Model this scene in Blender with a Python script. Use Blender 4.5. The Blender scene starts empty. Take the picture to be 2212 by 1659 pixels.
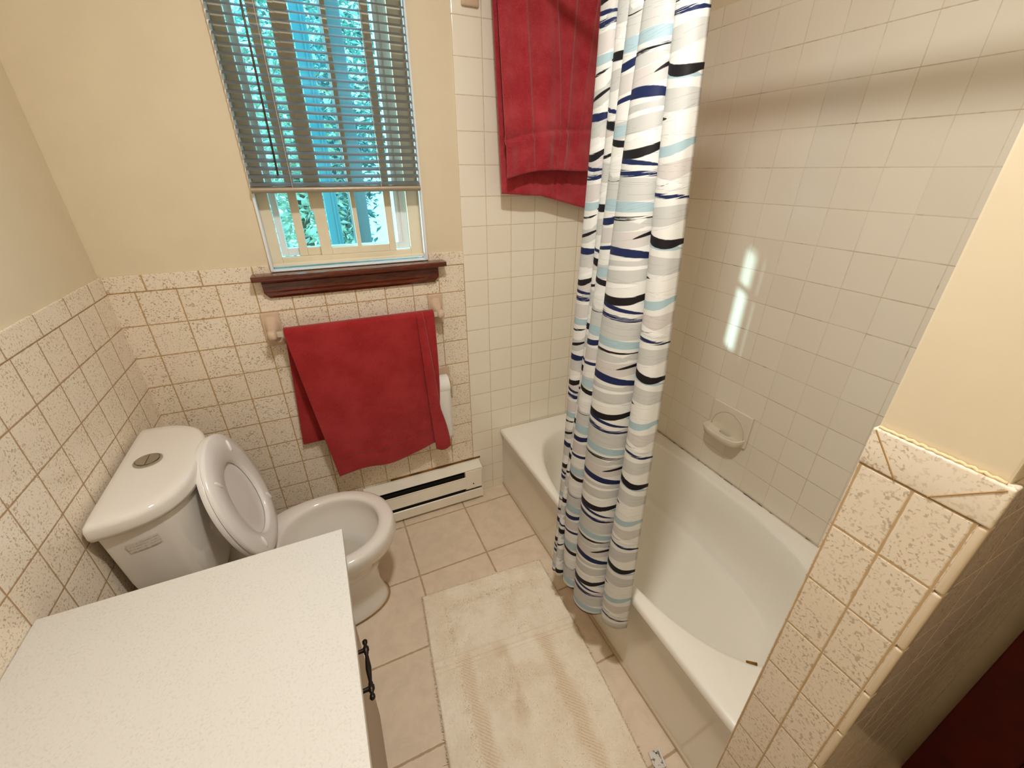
import bpy, bmesh, math, random
from mathutils import Vector, Matrix, noise as mnoise
random.seed(7)
PI = math.pi
sc = bpy.context.scene
COL = sc.collection

# ------------------------------------------------------------------ helpers
def lin(r, g, b):
    f = lambda c: (c/12.92 if c <= 0.04045 else ((c+0.055)/1.055)**2.4)
    return (f(r/255), f(g/255), f(b/255), 1.0)

class NT:
    """small wrapper for building node trees"""
    def __init__(self, name):
        self.m = bpy.data.materials.new(name); self.m.use_nodes = True
        self.t = self.m.node_tree; self.t.nodes.clear()
        self.out = self.t.nodes.new('ShaderNodeOutputMaterial')
    def n(self, typ, **kw):
        nd = self.t.nodes.new(typ)
        for k, v in kw.items(): setattr(nd, k, v)
        return nd
    def set(self, sock, v):
        if hasattr(v, 'is_output'): self.t.links.new(v, sock)
        else: sock.default_value = v
    def math(self, op, a, b=None, c=None, clamp=False):
        nd = self.n('ShaderNodeMath', operation=op, use_clamp=clamp)
        self.set(nd.inputs[0], a)
        if b is not None: self.set(nd.inputs[1], b)
        if c is not None: self.set(nd.inputs[2], c)
        return nd.outputs[0]
    def mapr(self, v, a, b, c=0.0, d=1.0, smooth=True):
        nd = self.n('ShaderNodeMapRange', interpolation_type='SMOOTHSTEP' if smooth else 'LINEAR')
        self.set(nd.inputs[0], v)
        for i, x in enumerate((a, b, c, d)): self.set(nd.inputs[i+1], x)
        return nd.outputs[0]
    def mix(self, f, a, b, mode='MIX'):
        nd = self.n('ShaderNodeMix', data_type='RGBA', blend_type=mode)
        self.set(nd.inputs[0], f); self.set(nd.inputs[6], a); self.set(nd.inputs[7], b)
        return nd.outputs[2]
    def noise(self, vec, scale, detail=2.0, rough=0.5, dist=0.0):
        nd = self.n('ShaderNodeTexNoise')
        if vec is not None: self.set(nd.inputs['Vector'], vec)
        nd.inputs['Scale'].default_value = scale; nd.inputs['Detail'].default_value = detail
        nd.inputs['Roughness'].default_value = rough; nd.inputs['Distortion'].default_value = dist
        return nd.outputs[0]
    def pos(self):
        return self.n('ShaderNodeNewGeometry').outputs['Position']
    def sep(self, v):
        nd = self.n('ShaderNodeSeparateXYZ'); self.set(nd.inputs[0], v); return nd.outputs
    def comb(self, x, y, z):
        nd = self.n('ShaderNodeCombineXYZ')
        for i, v in enumerate((x, y, z)): self.set(nd.inputs[i], v)
        return nd.outputs[0]
    def vmul(self, v, s):
        nd = self.n('ShaderNodeVectorMath', operation='MULTIPLY'); self.set(nd.inputs[0], v); nd.inputs[1].default_value = s
        return nd.outputs[0]
    def bump(self, h, strength=0.3, dist=0.002, normal=None):
        nd = self.n('ShaderNodeBump'); nd.inputs['Strength'].default_value = strength; nd.inputs['Distance'].default_value = dist
        self.set(nd.inputs['Height'], h)
        if normal is not None: self.set(nd.inputs['Normal'], normal)
        return nd.outputs[0]
    def pbr(self, color, rough=0.5, normal=None, metal=0.0, spec=0.5, coat=0.0, sheen=0.0, coat_rough=0.05, trans=0.0):
        b = self.n('ShaderNodeBsdfPrincipled')
        self.set(b.inputs['Base Color'], color); self.set(b.inputs['Roughness'], rough)
        b.inputs['Metallic'].default_value = metal; self.set(b.inputs['Specular IOR Level'], spec)
        b.inputs['Coat Weight'].default_value = coat; b.inputs['Coat Roughness'].default_value = coat_rough
        b.inputs['Sheen Weight'].default_value = sheen
        if normal is not None: self.set(b.inputs['Normal'], normal)
        self.t.links.new(b.outputs[0], self.out.inputs[0])
        return self.m

def plain(name, rgb, rough=0.5, spec=0.5, metal=0.0, coat=0.0, bump=None, var=0.0, sheen=0.0):
    t = NT(name); c = lin(*rgb); p = t.pos()
    if var:
        f = t.mapr(t.noise(p, 9.0, 3.0), 0.3, 0.7, 0, 1)
        c = t.mix(f, lin(*[x*(1-var) for x in rgb]), lin(*[min(255, x*(1+var)) for x in rgb]))
    nm = None
    if bump:
        nm = t.bump(t.noise(p, bump[0], 3.0), bump[1], bump[2])
    return t.pbr(c, rough, nm, metal, spec, coat, sheen)

def tile_mat(name, ax, u0, v0, pu, pv, gw, tile, tile2, grout, rough=0.12, speck=0.0, speckcol=(178, 150, 114), grim=0.0, wave=0.0008, fade=0.0, axv='Z', upw=1.0, spec=.5, mottle=0.0):
    t = NT(name); p = t.pos(); s = t.sep(p)
    iu = {'X': 0, 'Y': 1, 'Z': 2}
    U = t.math('DIVIDE', t.math('SUBTRACT', s[iu[ax]], u0), pu)
    V = t.math('DIVIDE', t.math('SUBTRACT', s[iu[axv]], v0), pv)
    fu = t.math('FRACT', U); fv = t.math('FRACT', V)
    du = t.math('MULTIPLY', t.math('MINIMUM', fu, t.math('SUBTRACT', 1.0, fu)), pu)
    dv = t.math('MULTIPLY', t.math('MINIMUM', fv, t.math('SUBTRACT', 1.0, fv)), pv)
    wob = t.math('MULTIPLY', t.math('SUBTRACT', t.noise(p, 60.0, 2.0), 0.5), gw*0.8)
    du = t.math('ADD', du, wob); dv = t.math('ADD', dv, wob); d = t.math('MINIMUM', du, dv)
    gm = t.math('MAXIMUM', t.math('MULTIPLY', t.mapr(du, gw*0.35, gw*0.75, 1.0, 0.0), upw), t.mapr(dv, gw*0.35, gw*0.75, 1.0, 0.0))
    if fade:
        gm = t.math('MULTIPLY', gm, t.mapr(t.noise(p, 5.0, 2.0), 0.35, 0.65, 1.0-fade, 1.0))
    h = t.mapr(d, gw*0.3, gw*0.5+0.002, 0.0, 1.0)
    cell = t.comb(t.math('FLOOR', U), t.math('FLOOR', V), 0.0)
    wn = t.n('ShaderNodeTexWhiteNoise', noise_dimensions='3D'); t.set(wn.inputs[0], cell)
    base = t.mix(wn.outputs[0], lin(*tile), lin(*tile2))
    if mottle:
        mm = t.math('MULTIPLY', t.mapr(t.noise(p, 16.0, 4.0, .65, .4), .35, .7), mottle)
        base = t.mix(mm, base, lin(*[c*.84 for c in tile]))
    if speck:
        off = t.n('ShaderNodeVectorMath', operation='MULTIPLY_ADD')
        t.set(off.inputs[0], wn.outputs[1]); off.inputs[1].default_value = (3, 3, 3); t.set(off.inputs[2], p)
        pv_ = off.outputs[0]
        n1 = t.noise(pv_, 200.0, 1.5, 0.5, 0.5)
        m1 = t.mapr(n1, 0.535, 0.66, 0, 1)
        n2 = t.noise(pv_, 26.0, 2.0)
        m1 = t.math('MULTIPLY', m1, t.mapr(n2, 0.34, 0.6, 0.35, 1.0))
        sc2 = t.mix(t.noise(pv_, 70.0, 1.0), lin(*speckcol), lin(*[c*0.86 for c in speckcol]))
        base = t.mix(t.math('MULTIPLY', m1, speck), base, sc2)
    g = lin(*grout)
    if grim:
        gn = t.mapr(t.noise(p, 22.0, 3.0), 0.60, 0.72, 0, grim)
        g = t.mix(gn, g, lin(70, 55, 38))
    c = t.mix(gm, base, g)
    r = t.math('ADD', rough, t.math('MULTIPLY', gm, 0.6))
    bh = t.math('ADD', h, t.math('MULTIPLY', t.noise(p, 14.0, 2.0), 0.35))
    nm = t.bump(bh, 0.55, wave)
    return t.pbr(c, r, nm, spec=spec)

# ---- mesh helpers ---------------------------------------------------------
def B(): return bmesh.new()
def box(bm, x0, x1, y0, y1, z0, z1, bev=0.0, seg=2):
    r = bmesh.ops.create_cube(bm, size=1.0)
    vs = r['verts']
    for v in vs:
        v.co = Vector((x0+(v.co.x+.5)*(x1-x0), y0+(v.co.y+.5)*(y1-y0), z0+(v.co.z+.5)*(z1-z0)))
    if bev:
        es = list({e for v in vs for e in v.link_edges})
        bmesh.ops.bevel(bm, geom=es, offset=bev, segments=seg, profile=0.6, affect='EDGES')
    return vs
def tube(bm, pts, r, seg=12, cap=True, rads=None):
    pts = [Vector(p) for p in pts]; rings = []
    prev = None
    for i, p in enumerate(pts):
        a = pts[max(0, i-1)]; b = pts[min(len(pts)-1, i+1)]
        d = (b-a)
        d = d.normalized() if d.length > 1e-9 else prev_d
        prev_d = d
        if prev is None:
            up = Vector((0, 0, 1)) if abs(d.z) < .9 else Vector((1, 0, 0))
            n = d.cross(up).normalized()
        else:
            n = (prev - d*prev.dot(d)).normalized()
        prev = n; m = d.cross(n)
        rr = rads[i] if rads else r
        rings.append([bm.verts.new(p + rr*(math.cos(2*PI*k/seg)*n + math.sin(2*PI*k/seg)*m)) for k in range(seg)])
    for i in range(len(rings)-1):
        for k in range(seg):
            bm.faces.new((rings[i][k], rings[i][(k+1) % seg], rings[i+1][(k+1) % seg], rings[i+1][k]))
    if cap:
        bm.faces.new(list(reversed(rings[0]))); bm.faces.new(rings[-1])
def loft(bm, loops, close=True, cap0=False, cap1=False):
    R = [[bm.verts.new(p) for p in L] for L in loops]
    n = len(R[0])
    for i in range(len(R)-1):
        for k in range(n if close else n-1):
            bm.faces.new((R[i][k], R[i][(k+1) % n], R[i+1][(k+1) % n], R[i+1][k]))
    if cap0: bm.faces.new(list(reversed(R[0])))
    if cap1: bm.faces.new(R[-1])
    return R
def prism(bm, prof, axis, a, b):
    """extrude a closed 2d profile along an axis from a to b"""
    def P(u, v, w):
        return {'x': (w, u, v), 'y': (u, w, v), 'z': (u, v, w)}[axis]
    A = [bm.verts.new(P(u, v, a)) for u, v in prof]; Bv = [bm.verts.new(P(u, v, b)) for u, v in prof]
    n = len(prof)
    for k in range(n): bm.faces.new((A[k], A[(k+1) % n], Bv[(k+1) % n], Bv[k]))
    bm.faces.new(list(reversed(A))); bm.faces.new(Bv)
def obj(name, bm, mat, parent=None, smooth=False, angle=None):
    bmesh.ops.recalc_face_normals(bm, faces=bm.faces)
    me = bpy.data.meshes.new(name); bm.to_mesh(me); bm.free()
    o = bpy.data.objects.new(name, me); COL.objects.link(o)
    if mat: me.materials.append(mat)
    if smooth:
        for f in me.polygons: f.use_smooth = True
        if angle:
            me.set_sharp_from_angle(angle=math.radians(angle))
    if parent:
        o.parent = parent
        # geometry is written in room coordinates; only the root empties are moved
        o.matrix_parent_inverse = Matrix.Translation(-parent.location) if parent.parent is None else Matrix.Identity(4)
    return o
def tag(o, label, cat, group=None, kind=None):
    o['label'] = label; o['category'] = cat
    if group: o['group'] = group
    if kind: o['kind'] = kind
    return o
def thing(name, label, cat, loc, group=None):
    o = bpy.data.objects.new(name, None); COL.objects.link(o); o.location = loc; o.empty_display_size = .05
    return tag(o, label, cat, group)
def struct(name, bm, mat, parent=None, smooth=False, angle=None, label=None):
    o = obj(name, bm, mat, parent, smooth, angle)
    if parent is None: o['kind'] = 'structure'
    return o

# ------------------------------------------------------------------ materials
P_ = 0.1095
C1, Z0, XR, YR, ZR, ZW, XW, YL, ZL = 0.0688, 1.2183, 2.0523, -0.9506, 1.2436, 1.3629, 1.1604, -0.542, 1.2167
CAPZ = 1.270
paint = plain('cream_paint', (227, 211, 182), 0.55, 0.35, bump=(120, 0.08, 0.001), var=0.006)
ceil_m = plain('ceiling_white', (246, 243, 236), 0.8, 0.2)
T_SP = (240, 224, 202); T_SP2 = (243, 229, 209)
sp_back = tile_mat('speckled_tile_back', 'X', C1, Z0, P_, P_, 0.0036, T_SP, T_SP2, (190, 156, 110), speck=0.8)
sp_left = tile_mat('speckled_tile_left', 'Y', YL, ZL, P_, P_, 0.0036, T_SP, T_SP2, (178, 146, 108), speck=0.7)
sp_stub = tile_mat('speckled_tile_partition', 'Y', -1.534, 1.219, 0.058, P_, 0.0026, T_SP, T_SP2, (196, 164, 120), speck=0.6, wave=0.0014)
sp_stub2 = tile_mat('speckled_tile_partition_side', 'X', 1.22, 1.219, P_, P_, 0.0024, T_SP, T_SP2, (206, 180, 142), speck=0.6, upw=0.3)
cap_back = tile_mat('cap_tile_back', 'X', 0.1010, Z0, 0.1525, 0.2, 0.0040, T_SP, T_SP2, (190, 156, 110), speck=0.8)
cap_left = tile_mat('cap_tile_left', 'Y', -0.40, ZL, 0.1525, 0.2, 0.0036, T_SP, T_SP2, (178, 146, 108), speck=0.7)
T_W = (234, 222, 202); T_W2 = (238, 227, 208)
wh_back = tile_mat('white_tile_back', 'X', XW, ZW, P_, P_, 0.0024, (242, 232, 214), (245, 236, 219), (212, 194, 162), rough=0.12)
wh_right = tile_mat('white_tile_right', 'Y', YR, ZR, P_, P_, 0.0022, T_W, T_W2, (196, 178, 150), rough=0.15, grim=0.9, fade=0.55, wave=0.0004, upw=0.55, spec=.3)
floor_m = tile_mat('floor_tile', 'X', 0.7647, -0.0931, 0.3089, 0.3089, 0.0065, (236, 215, 190), (241, 221, 197), (190, 162, 130), rough=0.38, axv='Y', wave=0.0016, mottle=.3)
ceramic = plain('toilet_porcelain', (236, 229, 220), 0.08, 0.5, coat=0.3)
tub_m = plain('tub_enamel', (248, 242, 229), 0.16, 0.5, coat=0.2)
plast = plain('seat_plastic', (238, 233, 228), 0.22, 0.5)
biscuit = plain('biscuit_ceramic', (212, 184, 158), 0.12, 0.5, coat=0.3)
soap_m = plain('white_ceramic', (228, 216, 194), 0.15, 0.5)
mahog = NT('mahogany')
_p = mahog.pos(); _v = mahog.vmul(_p, (6, 60, 60)); _n = mahog.noise(_v, 3.0, 4.0, .6, .6)
mahog = mahog.pbr(mahog.mix(mahog.mapr(_n, .3, .7), lin(64, 20, 7), lin(110, 42, 15)), 0.22, None, 0, .5, .6)
door_wood = plain('door_mahogany', (82, 14, 6), 0.5, 0.25, var=.12)
white_vinyl = plain('white_vinyl', (236, 236, 238), 0.35, 0.5)
win_paint = plain('window_cream_paint', (232, 218, 190), 0.4, 0.45, var=.02)
heater_m = plain('heater_enamel', (246, 238, 222), 0.35, 0.5, var=.015)
black_m = plain('dark_slot', (26, 24, 20), 0.7, 0.2)
iron = plain('oil_rubbed_bronze', (48, 38, 32), 0.38, 0.5, metal=0.7)
chrome = plain('brushed_chrome', (190, 186, 176), 0.22, 0.5, metal=1.0)
blind_m = plain('blind_aluminium', (122, 119, 115), 0.4, 0.5, metal=0.1)
rail_m = plain('blind_rail', (168, 152, 130), 0.35, 0.5, metal=0.2)
cord_m = plain('blind_cord', (210, 210, 212), 0.8, 0.2)
wand_m = plain('wand_acrylic', (78, 66, 54), 0.3, 0.5)
paper_m = plain('tissue', (242, 238, 230), 0.9, 0.1)
cab_m = plain('cabinet_taupe', (168, 146, 124), 0.45, 0.4)
caulk_m = plain('old_caulk', (150, 118, 80), 0.8, 0.2, var=.2)
strip_m = plain('apron_strip', (206, 186, 156), 0.4, 0.4)

# countertop: white laminate with pebbled bump
t = NT('pebbled_laminate'); p = t.pos()
n1 = t.noise(p, 230, 2.0, .55, .3); n2 = t.noise(p, 22, 2, .5)
m = t.math('MULTIPLY', t.mapr(n1, .52, .66), t.mapr(n2, .3, .6, .45, 1))
counter_m = t.pbr(t.mix(t.math('MULTIPLY', m, .32), lin(222, 217, 210), lin(190, 182, 170)), 0.42, t.bump(n1, .35, .0015), spec=.4)

# towels
def terry(name, a, b, c):
    t = NT(name); p = t.pos()
    big = t.noise(p, 9.0, 4.0, .6); fine = t.noise(p, 420.0, 2.0, .6)
    col = t.mix(t.mapr(big, .35, .68), lin(*a), lin(*b))
    col = t.mix(t.mapr(fine, .52, .75, 0, .5), col, lin(*c))
    h = t.math('ADD', t.math('MULTIPLY', fine, 1.0), t.math('MULTIPLY', t.noise(p, 120, 2), .8))
    return t.pbr(col, 0.95, t.bump(h, .55, .003), spec=.1, sheen=.35)
towel_m = terry('red_terry', (154, 30, 31), (168, 44, 46), (184, 72, 72))
towel2_m = terry('rose_red_terry', (160, 36, 46), (180, 60, 68), (200, 94, 98))

# rug
t = NT('cream_pile'); p = t.pos(); s = t.sep(p)
big = t.noise(p, 7.0, 3.0, .6); fine = t.noise(p, 260.0, 2.0, .6)
col = t.mix(t.mapr(big, .38, .66), lin(252, 240, 220), lin(242, 226, 202))
def band(x0, x1, y0, y1, skew):
    xx = t.math('SUBTRACT', s[0], t.math('MULTIPLY', t.math('ADD', s[1], .8), skew))
    xx = t.math('ADD', xx, t.math('MULTIPLY', t.math('SUBTRACT', t.noise(p, 18, 2), .5), .05))
    a = t.math('MULTIPLY', t.mapr(xx, x0, x0+.03), t.mapr(xx, x1-.03, x1, 1, 0))
    b = t.math('MULTIPLY', t.mapr(s[1], y0, y0+.08), t.mapr(s[1], y1-.08, y1, 1, 0))
    return t.math('MULTIPLY', a, b)
w1 = band(.790, .865, -1.5, -.76, .06); w2 = band(1.085, 1.165, -1.5, -.80, .06); w3 = band(.915, .99, -1.12, -.78, .06); w4 = band(.80, 1.16, -.80, -.60, .0)
rib = t.n('ShaderNodeTexWave', wave_type='BANDS', bands_direction='DIAGONAL'); t.set(rib.inputs['Vector'], p); rib.inputs['Scale'].default_value = 55; rib.inputs['Distortion'].default_value = 1.0
w12 = t.math('MAXIMUM', w1, w2)
col = t.mix(t.math('MULTIPLY', w12, .75), col, t.mix(rib.outputs[1], lin(222, 194, 160), lin(242, 222, 194)))
col = t.mix(t.math('MULTIPLY', t.math('MULTIPLY', w3, t.mapr(t.noise(p, 16, 3), .35, .6)), .8), col, lin(226, 204, 174))
col = t.mix(t.math('MULTIPLY', t.math('MULTIPLY', w4, t.mapr(t.noise(p, 13, 3), .48, .66)), .5), col, lin(232, 212, 184))
col = t.mix(t.mapr(fine, .5, .75, 0, .35), col, lin(255, 248, 236))
rug_m = t.pbr(col, 1.0, t.bump(t.math('ADD', fine, t.math('MULTIPLY', rib.outputs[1], t.math('MULTIPLY', w12, .6))), .3, .003), spec=.05)

# thin window glass
t = NT('window_glass')
tr = t.n('ShaderNodeBsdfTransparent'); tr.inputs[0].default_value = (.93, .98, .97, 1)
gl = t.n('ShaderNodeBsdfGlossy'); gl.inputs['Roughness'].default_value = 0.02
lw = t.n('ShaderNodeLayerWeight'); lw.inputs[0].default_value = .5
frv = t.math('MULTIPLY_ADD', t.math('POWER', lw.outputs[1], 5.0), .6, .03)
mx = t.n('ShaderNodeMixShader'); t.t.links.new(frv, mx.inputs[0]); t.t.links.new(tr.outputs[0], mx.inputs[1]); t.t.links.new(gl.outputs[0], mx.inputs[2])
t.t.links.new(mx.outputs[0], t.out.inputs[0]); glass_m = t.m

# shower curtain: white cloth printed with repeating brush waves (uv in metres)
t = NT('brush_wave_print')
uv = t.n('ShaderNodeUVMap').outputs[0]; s = t.sep(uv); Uc, Vc = s[0], s[1]
PH = 0.312
# width of cloth in each of the five visible folds, and where each begins (metres of cloth)
FOLD_W = [.085, .085, .068, .104, .092]
FOLD_0 = [0, .085, .170, .238, .342]
nA = t.noise(t.comb(t.math('MULTIPLY', Uc, 7.0), t.math('MULTIPLY', Vc, 7.0), 0), 1.0, 2)
nB = t.noise(t.comb(t.math('MULTIPLY', Uc, 18.0), t.math('MULTIPLY', Vc, 430.0), 0), 1.0, 3, .6)
nAo = t.math('MULTIPLY', t.math('SUBTRACT', nA, .5), .008)
nBo = t.math('MAXIMUM', t.math('SUBTRACT', nB, .5), 0.0)
col = lin(240, 238, 232)
GR, BG, BL, NV, BK, WT = (208, 207, 202), (217, 210, 205), (178, 203, 210), (28, 40, 84), (26, 22, 25), (248, 246, 241)
# fold, place across the fold, place down the repeat, half length / fold width, thickness, curve, slant, colour, bristle
STROKES = [
 (0, .5, .10, .8, .020, .006, .05, GR, .1), (0, .5, .32, .8, .016, -.006, .1, BG, .1), (0, .5, .56, .9, .020, .006, .0, BG, .1), (0, .5, .88, .8, .018, -.006, .1, GR, .1),
 (1, .5, .12, .8, .016, .006, .1, BG, .1), (1, .5, .42, .9, .022, .006, -.1, GR, .1), (1, .5, .82, .8, .020, .006, .1, GR, .1),
 (2, .5, .16, .9, .018, .006, .1, GR, .1), (2, .5, .52, .9, .024, -.006, .0, GR, .1), (2, .5, .88, .9, .018, .006, .15, BG, .1),
 (3, .5, .13, .75, .026, .010, .12, GR, .1), (3, .45, .56, .8, .024, .010, -.05, GR, .1), (3, .6, .87, .7, .018, -.008, .10, BG, .1), (3, .3, .80, .5, .014, .006, .1, GR, .2),
 (4, .5, .06, .8, .020, .008, -.1, GR, .1), (4, .5, .45, .8, .018, -.008, .1, BG, .1), (4, .5, .74, .8, .020, .008, .1, GR, .1),
 (0, .5, .66, .7, .0100, .006, .0, BL, .0), (1, .5, .10, .6, .0085, .006, -.2, BL, .1), (2, .5, .16, .7, .0120, .006, .1, BL, .0), (2, .6, .66, .6, .014, .008, -.1, BL, .0), (3, .52, .675, .58, .0115, .011, -.03, BL, .05), (4, .5, .32, .65, .0105, -.009, .12, BL, .15), (4, .5, .92, .5, .008, .006, -.2, BL, .15),
 (3, .40, .24, .40, .0060, .008, .35, WT, .1), (3, .55, .10, .50, .0050, .010, .15, WT, .1), (4, .45, .52, .5, .0060, .006, -.25, WT, .1), (0, .5, .24, .5, .006, .005, .3, WT, .1), (2, .5, .34, .6, .006, .008, .3, WT, .1), (1, .5, .56, .6, .006, -.006, .3, WT, .1),
 (3, .48, .0, .60, .0105, .022, -.02, NV, .12), (3, .52, .29, .62, .0100, -.022, .06, BK, .16), (3, .42, .385, .52, .0055, .012, -.14, NV, .10), (3, .42, .455, .56, .0075, .008, -.08, NV, .95), (3, .45, .745, .50, .0048, .004, .10, BK, .85), (3, .93, .845, .26, .0045, .005, .25, BK, .05), (3, .20, .415, .10, .0110, .0, .0, NV, .1),
 (4, .52, .87, .60, .0105, -.014, -.34, BK, .10), (4, .22, .16, .24, .0038, .004, .30, BK, .2), (4, .55, .61, .56, .0052, .007, -.14, NV, .80), (4, .30, .52, .34, .0014, -.010, -.20, BK, .5),
 (2, .55, .75, .58, .0085, -.008, .26, NV, .12), (2, .60, -.03, .48, .0050, .007, .12, NV, .12), (2, .55, .22, .62, .0075, -.006, -.34, BK, .12), (2, .40, .46, .5, .0016, -.010, -.18, BK, .5),
 (1, .50, .68, .62, .0095, .009, -.05, BK, .15), (1, .50, .0, .50, .0050, .004, -.30, NV, .25), (1, .60, .085, .56, .0100, -.006, -.20, BK, .30), (1, .50, .295, .40, .0045, .0, .20, BK, .2),
 (0, .50, .02, .62, .0095, .006, -.04, NV, .15), (0, .52, .28, .62, .0090, -.006, .10, BK, .20), (0, .45, .375, .60, .0050, .004, -.16, NV, .20), (0, .50, .44, .60, .0075, .004, -.10, NV, .95), (0, .55, .88, .45, .0048, .004, .26, BK, .05), (0, .50, .735, .4, .0035, .0, .12, BK, .4)]
for (k, f, vf, hl, th, cv, sl, rgb, br) in STROKES:
    uc = FOLD_0[k] + f*FOLD_W[k]; hl *= FOLD_W[k]
    a = t.math('SUBTRACT', Uc, uc)
    b = t.math('WRAP', t.math('ADD', t.math('ADD', Vc, vf*PH), nAo), PH/2, -PH/2)
    ss = t.math('DIVIDE', a, hl); s2 = t.math('MULTIPLY', ss, ss)
    one = t.math('MAXIMUM', t.math('SUBTRACT', 1.0, s2), 0.0)
    c = t.math('MULTIPLY_ADD', a, sl, t.math('MULTIPLY', t.math('SUBTRACT', one, .5), cv))
    th_ = t.math('MULTIPLY', t.math('POWER', one, .6), th)
    d = t.math('SUBTRACT', t.math('ABSOLUTE', t.math('SUBTRACT', b, c)), th_)
    if br: d = t.math('MULTIPLY_ADD', nBo, br*0.05, d)
    msk = t.mapr(d, -.0007, .0005, 1.0, 0.0, smooth=False)
    col = t.mix(msk, col, lin(*rgb))
b = t.n('ShaderNodeBsdfPrincipled'); t.set(b.inputs['Base Color'], col); b.inputs['Roughness'].default_value = .6; b.inputs['Specular IOR Level'].default_value = .3
trl = t.n('ShaderNodeBsdfTranslucent'); t.set(trl.inputs[0], col)
mx = t.n('ShaderNodeMixShader'); mx.inputs[0].default_value = .12
t.t.links.new(b.outputs[0], mx.inputs[1]); t.t.links.new(trl.outputs[0], mx.inputs[2]); t.t.links.new(mx.outputs[0], t.out.inputs[0])
curtain_m = t.m

# ------------------------------------------------------------------ the room
WX0, WX1, WZ0, WZ1 = 0.462, 1.016, 1.248, 2.22
CEIL = 2.44
b = B(); box(b, -.1, 2.5, -2.7, .15, -.06, 0); struct('floor', b, floor_m)
b = B(); box(b, -.1, 2.5, -2.7, .12, CEIL, CEIL+.06); struct('ceiling', b, ceil_m)
b = B()
box(b, -.1, WX0, .006, .12, 0, CEIL); box(b, WX1, 2.15, .006, .12, 0, CEIL); box(b, WX0, WX1, .006, .12, 0, WZ0); box(b, WX0, WX1, .006, .12, WZ1, CEIL)
wb = struct('wall_back', b, paint)
b = B(); box(b, -.1, -.006, -2.7, .006, 0, CEIL); wl = struct('wall_left', b, paint)
b = B(); box(b, XR+.006, 2.15, -1.472, .006, 0, CEIL); wr = struct('wall_right', b, paint)
b = B(); box(b, 1.93, 2.03, -2.25, -1.596, 0, CEIL); struct('wall_alcove', b, paint)
b = B(); box(b, -.1, 2.5, -2.25, -2.15, 0, CEIL); struct('wall_front', b, paint)
SX, SY0, SY1 = 1.226, -1.474, -1.5955
b = B(); box(b, SX, 2.15, SY1, SY0, 0, CEIL, .003); ws = struct('wall_partition', b, paint)

# tiling (thin set panels on the walls)
b = B(); box(b, 0, XW+.004, 0, .006, 0, Z0); obj('speckled_tiling', b, sp_back, wb)
b = B(); box(b, 0, WX0-.004, -.0005, .006, Z0, CAPZ, .002); box(b, WX1+.004, XW+.004, -.0005, .006, Z0, CAPZ, .002); box(b, WX0-.004, WX1+.004, 0, .006, Z0, WZ0-.002)
obj('cap_tiles', b, cap_back, wb)
b = B(); box(b, XW+.004, XR, 0, .006, 0, 2.075, .002); obj('white_tiling', b, wh_back, wb)
b = B(); box(b, -.006, 0, -2.2, 0, 0, ZL); obj('speckled_tiling', b, sp_left, wl)
b = B(); box(b, -.006, .0008, -2.2, 0, ZL, CAPZ, .002); obj('cap_tiles', b, cap_left, wl)
b = B(); box(b, XR, XR+.006, -1.474, 0, 0, 2.066, .002); obj('white_tiling', b, wh_right, wr)
CZ = 1.2190
b = B(); box(b, 1.220, SX, -1.5945, SY0+.001, 0, CZ, .001); obj('speckled_tiling', b, sp_stub, ws)
# rounded bullnose pieces down the near corner of the partition, one per tile row
b = B()
z = CZ
while z > .0:
    z0 = max(0, z-P_)
    box(b, 1.2195, 1.240, -1.6035, -1.5932, z0+.0009, z-.0009, .0045, 4); z -= P_
obj('bullnose_tiles', b, plain('bullnose_glaze', (226, 206, 178), .14, .5, bump=(60, .12, .002)), ws, True, 50)
b = B(); box(b, 1.2185, SX+.01, -1.6035, SY0+.002, CZ+.001, 1.274, .003, 3)
cap_stub = tile_mat('cap_tile_partition', 'Y', -1.9, .5, 2.0, 2.0, .003, T_SP, T_SP2, (190, 154, 104), speck=.6)
obj('cap_tile', b, cap_stub, ws, True, 40)
# mitre joints of the cap
b = B()
for (y0, z0_, y1, z1_) in ((-1.476, 1.272, -1.514, 1.221), (-1.598, 1.270, -1.548, 1.221)):
    tube(b, [(1.2184, y0, z0_), (1.2184, y1, z1_)], .0009, 6)
obj('cap_joint', b, plain('cap_grout', (176, 140, 92), .8, .2), ws)
b = B(); box(b, 1.236, 1.93, -1.6015, SY1, 0, 1.272, .001); obj('side_tiling', b, sp_stub2, ws)
b = B(); box(b, SX+.03, XR, SY0, SY0+.005, 0, 2.066); obj('white_tiling', b, wh_back, ws)
# rough paint lip above the partition cap
b = B()
pts = [(1.2225+.0006*math.sin(i*2.1), -1.476-.118*i/40, 1.2755+.0006*math.sin(i*1.7)+.0005*math.sin(i*4.3)) for i in range(41)]
tube(b, pts, .0022, 6); obj('paint_lip', b, plain('ochre_paint_edge', (230, 206, 160), .6, .3), ws, True)

# strip of caulk between tub and floor
b = B(); box(b, 1.326, 1.345, -1.474, -.002, 0, .016, .005, 3); struct('trim_1', b, strip_m, smooth=True)

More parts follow.
